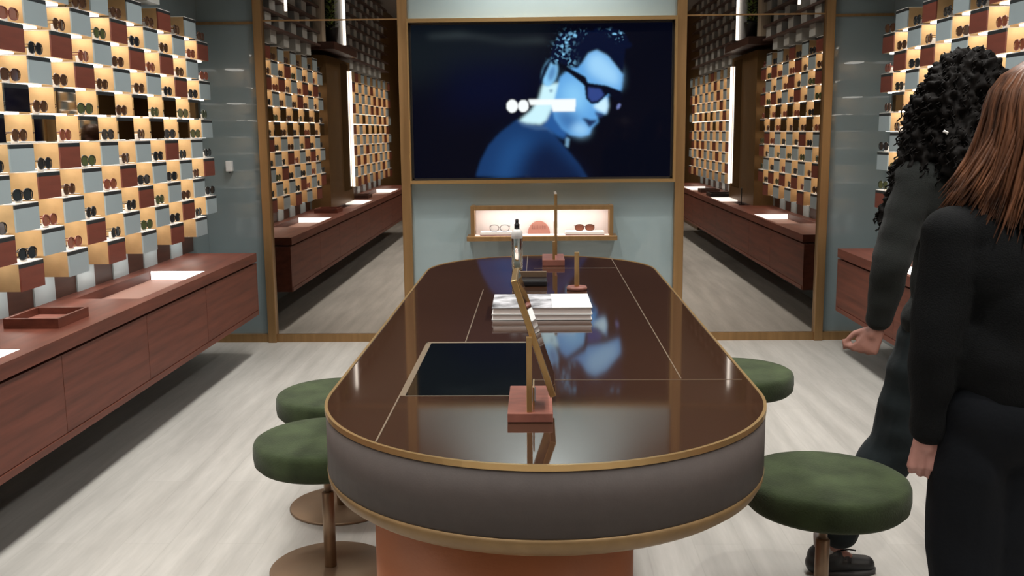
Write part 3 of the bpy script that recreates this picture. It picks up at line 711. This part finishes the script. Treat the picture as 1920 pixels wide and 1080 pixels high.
def hand(W, d, side, palm, curl=.6, L=1.):
    """W wrist, d pointing direction of the palm, side = direction to the little finger, palm = palm facing"""
    d = d.normalized(); side = (side - d * side.dot(d)).normalized(); palm = palm.normalized()
    P = [('c', W, .024, W + d * .035, .022)]
    for i in range(4):
        o = side * (-.030 + .020 * i)
        P.append(('c', W + d * .02 + o * .6, .013, W + d * .082 + o, .0115))
    for i, (l, c) in enumerate(((.070, curl * .9), (.078, curl), (.072, curl * 1.1), (.056, curl * 1.2))):
        l *= L; p = W + d * .082 + side * (-.031 + .0205 * i); dd = d; r = .0090 - .0006 * (i == 3)
        for k, f in enumerate((.45, .32, .23)):
            a = c * (1.0 if k else .8); ax = dd.cross(palm).normalized()
            dd = (dd * math.cos(a) + (palm - dd * palm.dot(dd)).normalized() * math.sin(a)).normalized()
            q = p + dd * l * f; P.append(('c', p, r, q, r * .92)); p = q; r *= .93
    p = W + d * .028 - side * .026; q = p + (d * .8 - side * .55 + palm * .35).normalized() * .040; P.append(('c', p, .012, q, .0105))
    q2 = q + (d * .95 - side * .05 + palm * .3).normalized() * .032; P.append(('c', q, .0105, q2, .0085))
    return P
V = Vector
def head_prims(c, fwd, up=V((0, 0, 1)), s=1.):
    fwd = fwd.normalized(); rt = fwd.cross(up).normalized()
    q = Matrix((rt, fwd, up)).transposed().to_quaternion()
    P = [('e', c + up * .02 * s, .076 * s, .096 * s, .100 * s, q), ('e', c + fwd * .025 * s - up * .05 * s, .058 * s, .066 * s, .072 * s, q),
         ('c', c + fwd * .098 * s + up * .012 * s, .008, c + fwd * .112 * s - up * .024 * s, .011),
         ('c', c + fwd * .088 * s - up * .058 * s - rt * .016, .008, c + fwd * .088 * s - up * .058 * s + rt * .016, .008),
         ('e', c + fwd * .075 * s - up * .098 * s, .022, .018, .016, q)]
    for e in (-1, 1):
        P.append(('e', c + rt * e * .031 + fwd * .080 * s + up * .008, .014, .010, .010, q)); P.append(('e', c + rt * e * .078 * s - up * .005, .010, .018, .030, q))
        P.append(('c', c + rt * e * .018 + fwd * .088 * s + up * .028, .008, c + rt * e * .045 + fwd * .076 * s + up * .030, .007))
    return P
# ---- person with curly black hair, behind
pA = thing('person', 'person with long curly black hair, charcoal top and slate trousers, walking away', 'person', (1.3, -4.2, 0))
def shift(prims, o):
    out = []
    for p in prims:
        if p[0] == 'c': out.append(('c', V(p[1]) - o, p[2], V(p[3]) - o, p[4]))
        else: out.append(('e', V(p[1]) - o, *p[2:]))
    return out
oA = V((1.3, -4.2, 0))
hipc = V((1.37, -4.2, .95)); chest = V((1.36, -4.2, 1.33)); neck = V((1.36, -4.17, 1.52)); headc = V((1.36, -4.13, 1.70))
shL, elL, wrL = V((1.20, -4.22, 1.44)), V((1.113, -4.27, 1.17)), V((1.100, -4.22, .965))
shR, elR, wrR = V((1.54, -4.15, 1.44)), V((1.62, -4.05, 1.17)), V((1.60, -3.9, 1.0))
hL, kL, aL = V((1.29, -4.2, .90)), V((1.215, -4.12, .50)), V((1.01, -4.05, .095))
hR, kR, aR = V((1.46, -4.2, .90)), V((1.50, -4.15, .50)), V((1.52, -4.35, .12))
prA = [('e', hipc, .165, .11, .12), ('c', hipc, .12, chest, .13), ('e', chest + V((0, 0, .03)), .17, .11, .16), ('c', neck - V((0, 0, .06)), .055, headc - V((0, 0, .05)), .05)]
prA += head_prims(headc, V((.35, 1, -.05)))
for a, b, c in ((shL, elL, wrL), (shR, elR, wrR)): prA += [('c', a, .052, b, .040), ('c', b, .040, c, .025), ('c', chest + V((0, 0, .13)), .07, a, .05)]
for a, b, c in ((hL, kL, aL), (hR, kR, aR)): prA += [('c', a, .085, b, .055), ('c', b, .055, c, .036), ('c', c, .036, c + V((.10, .01, -.06)), .028)]
prA += hand(wrL + V((0, 0, -.005)), V((-.45, -.1, -.85)), V((.5, -.3, -.2)), V((-.5, .5, .2)), .95, .9)
prA += hand(wrR, V((0, .3, -1)), V((0, 1, 0)), V((-1, 0, 0)), .5)
blob('body', shift(prA, oA), SKIN_A, pA, .0055, 3)
sw = [('e', hipc + V((0, 0, .03)), .185, .135, .13), ('c', hipc + V((0, 0, .02)), .150, chest, .150), ('e', chest + V((0, 0, .02)), .195, .135, .17), ('c', neck - V((0, 0, .10)), .09, neck + V((0, .0, -.015)), .066)]
for a, b, c in ((shL, elL, wrL), (shR, elR, wrR)):
    e2 = c + (b - c).normalized() * .02
    sw += [('c', a, .078, b, .060), ('c', b, .060, e2, .044), ('c', chest + V((0, 0, .10)), .10, a, .078)]
blob('sweater', shift(sw, oA), KNIT_A, pA, .007, 6, disp=.012, dscale=(.12, .12, .07), seed=3)
tr = [('e', hipc - V((0, 0, .02)), .178, .132, .12)]
for a, b, c in ((hL, kL, aL), (hR, kR, aR)):
    e2 = c + (b - c).normalized() * .10
    tr += [('c', a, .110, b, .092), ('c', b, .092, e2, .075)]
blob('trousers', shift(tr, oA), TROU_A, pA, .008, 4, disp=.016, dscale=(.10, .16, .085), seed=9)
for c, nm in ((aL, 1), (aR, 0)):
    sk = [('c', c + V((-.005, 0, .05)), .041, c + V((0, 0, -.02)), .040)]; blob('sock', shift(sk, oA), SOCK, pA, .005, 2)
    z0 = c.z - .095
    sh = [('c', c + V((-.03, 0, -.055)), .042, c + V((.06, .005, -.055)), .043), ('c', c + V((.06, .005, -.062)), .040, c + V((.15, .01, -.066)), .034), ('c', c + V((-.02, 0, -.03)), .046, c + V((.02, 0, -.03)), .046)]
    s1 = blob('shoe', shift(sh, oA), SHOE, pA, .005, 3)
    so = [('c', V((c.x - .045, c.y, z0 + .014)), .040, V((c.x + .16, c.y + .01, z0 + .014)), .040)]
    bmx = NB(); n = 24; prof = []
    for i in range(n): 
        a = 2 * PI * i / n; prof.append((c.x - oA.x + .06 + (.128 if math.cos(a) > 0 else .108) * math.cos(a), c.y - oA.y + .004 + .046 * math.sin(a)))
    loft(bmx, [[(x, y, z0 + .0003) for x, y in prof], [(x, y, z0 + .020) for x, y in prof]]); obj('sole', bmx, SOLE, s1)
    bmx = NB()
    for i in range(3): tube(bmx, [(c.x - oA.x + .045 + .02 * i, c.y - oA.y - .03, z0 + .075 - .012 * i), (c.x - oA.x + .05 + .02 * i, c.y - oA.y, z0 + .092 - .014 * i), (c.x - oA.x + .045 + .02 * i, c.y - oA.y + .03, z0 + .075 - .012 * i)], .0025, 5)
    tube(bmx, [(c.x - oA.x + .045, c.y - oA.y - .01, z0 + .09), (c.x - oA.x + .075, c.y - oA.y - .03, z0 + .105), (c.x - oA.x + .10, c.y - oA.y - .03, z0 + .10)], .003, 5)
    obj('lace', bmx, SHOE, s1)
hp = [('e', headc + V((.01, -.02, .045)), .118, .128, .118), ('e', headc + V((-.05, -.05, -.03)), .11, .12, .13), ('c', headc + V((-.10, -.05, -.05)), .085, V((1.215, -4.20, 1.50)), .07), ('c', V((1.215, -4.20, 1.50)), .07, V((1.135, -4.20, 1.33)), .038), ('c', headc + V((-.02, -.10, -.10)), .10, V((1.34, -4.32, 1.50)), .085)]
hA = blob('curly_hair', shift(hp, oA), HAIR_A, pA, .008, 2, disp=.035, dscale=.022, seed=1)
# loose ringlets over the surface of the hair
bm = NB(); rr = random.Random(2)
vs = [v.co.copy() for v in hA.data.vertices]; ns = [v.normal.copy() for v in hA.data.vertices]
for i in range(950):
    j = rr.randrange(len(vs)); p = vs[j]; nrm = ns[j]; L_ = rr.uniform(.03, .07); R_ = rr.uniform(.004, .007); ph = rr.random() * 6
    ax = (nrm * .35 + V((0, 0, -1))).normalized(); a1 = ax.cross(V((.3, 1, .2))).normalized(); a2 = ax.cross(a1)
    pts = [p - nrm * .004 + ax * L_ * (k / 9 - .2) + (a1 * math.cos(ph + k * 1.3) + a2 * math.sin(ph + k * 1.3)) * R_ for k in range(10)]
    tube(bm, pts, [.0026] * 9 + [.0008], 4)
obj('ringlets', bm, HAIR_A, hA)
bm = NB(); tube(bm, [V((1.222, -4.36, 1.606)) - oA, V((1.235, -4.362, 1.599)) - oA], .0042, 8); obj('earring', bm, WHITEP, pA)
# ---- person with straight brown hair, in front
oB = V((1.0, -5.3, 0))
pB = thing('person', 'person with straight brown hair, black sweater and dark trousers, cropped at right edge', 'person', oB)
hipc = V((1.02, -5.3, 1.0)); chest = V((1.03, -5.3, 1.30)); neck = V((1.06, -5.29, 1.48)); headc = V((1.075, -5.27, 1.620))
shL, elL, wrL = V((.872, -5.31, 1.385)), V((.838, -5.33, 1.13)), V((.846, -5.30, .935))
shR, elR, wrR = V((1.21, -5.29, 1.385)), V((1.26, -5.28, 1.13)), V((1.26, -5.2, .95))
hL, kL, aL = V((.945, -5.3, .92)), V((.957, -5.29, .50)), V((.975, -5.32, .09))
hR, kR, aR = V((1.06, -5.3, .92)), V((1.035, -5.27, .50)), V((1.03, -5.25, .09))
prB = [('e', hipc, .135, .10, .12), ('c', hipc, .10, chest, .10), ('e', chest + V((0, 0, .02)), .145, .10, .14), ('c', neck - V((0, 0, .06)), .048, headc - V((0, 0, .05)), .045)]
prB += head_prims(headc, V((.25, 1, -.1)), s=.97)
for a, b, c in ((shL, elL, wrL), (shR, elR, wrR)): prB += [('c', a, .042, b, .033), ('c', b, .033, c, .022), ('c', chest + V((0, 0, .11)), .06, a, .042)]
for a, b, c in ((hL, kL, aL), (hR, kR, aR)): prB += [('c', a, .07, b, .045), ('c', b, .045, c, .032), ('c', c, .032, c + V((.01, .12, -.055)), .028)]
prB += hand(wrL + V((0, 0, .0)), V((-.04, -.05, -1)), V((-1, .1, 0)), V((.35, .9, 0)), .85)
prB += hand(wrR, V((0, .2, -1)), V((1, 0, 0)), V((0, 1, 0)), .5)
blob('body', shift(prB, oB), SKIN_B, pB, .0045, 2)
sw = [('e', hipc + V((-.01, 0, .12)), .158, .125, .13), ('c', hipc + V((-.01, 0, .08)), .130, chest, .125), ('e', chest + V((0, 0, .01)), .168, .122, .15), ('c', neck - V((0, 0, .09)), .085, neck + V((0, .0, -.01)), .062)]
for a, b, c in ((shL, elL, wrL), (shR, elR, wrR)):
    e2 = c + (b - c).normalized() * .005
    sw += [('c', a, .066, b, .056), ('c', b, .056, e2, .040), ('c', chest + V((0, 0, .095)), .085, a, .060)]
blob('sweater', shift(sw, oB), KNIT_B, pB, .007, 6, disp=.010, dscale=(.12, .12, .08), seed=5)
tr = [('e', hipc - V((0.01, 0, .03)), .150, .125, .13)]
for a, b, c in ((hL, kL, aL), (hR, kR, aR)): tr += [('c', a, .092, b, .074), ('c', b, .074, c + V((0, 0, .03)), .062)]
blob('trousers', shift(tr, oB), TROU_B, pB, .008, 5, disp=.014, dscale=(.1, .1, .12), seed=8)
for c in (aL, aR):
    sh = [('c', c + V((0, -.03, -.05)), .038, c + V((.005, .07, -.05)), .038), ('c', c + V((.005, .07, -.055)), .036, c + V((.01, .14, -.06)), .030)]
    blob('shoe', shift(sh, oB), SHOE, pB, .006, 3)
# straight hair: a cap plus long strands
capB = [('e', headc + V((0, -.012, .03)), .112, .120, .106), ('e', headc + V((0, -.05, -.06)), .112, .085, .14)]
hB = blob('straight_hair', shift(capB, oB), HAIR_B, pB, .006, 4, disp=.006, dscale=(.02, .02, .2))
bm = NB(); rr = random.Random(4)
crown = headc + V((0, -.01, .122))
for i in range(900):
    a = rr.uniform(PI * .80, PI * 2.20)      # around the back of the head
    ca, sa = math.cos(a), math.sin(a)
    lay = rr.random(); pts = [crown + V((ca * .012, sa * .014, .010))]
    for u in (.3, .55, .75, .92): pts.append(headc + V((ca * (.116 + .014 * lay) * math.sin(u * PI / 2), -.012 + sa * (.126 + .012 * lay) * math.sin(u * PI / 2), .030 + (.108 + .01 * lay) * math.cos(u * PI / 2))))
    side_ = max(0, -ca); L_ = .325 - .10 * side_ + rr.uniform(-.045, .035)
    flare = .08 + .50 * side_ ** 2 + rr.uniform(-.08, .12); x0, y0, z0 = pts[-1] - headc
    wob = rr.uniform(-.018, .018); ph = rr.random() * 6
    for u in (.2, .4, .6, .8, 1.0):
        k = 1 + flare * u * u
        pts.append(headc + V((x0 * k + wob * u + .005 * math.sin(ph + 5 * u), y0 * (1 + .12 * u) + .005 * math.cos(ph + 4 * u), z0 - L_ * u)))
    rad = rr.uniform(.0030, .0056)
    tube(bm, [p - oB for p in pts], [rad * .7] * 2 + [rad] * (len(pts) - 4) + [rad * .7, rad * .15], 5)
obj('hair_strands', bm, HAIR_B, hB)
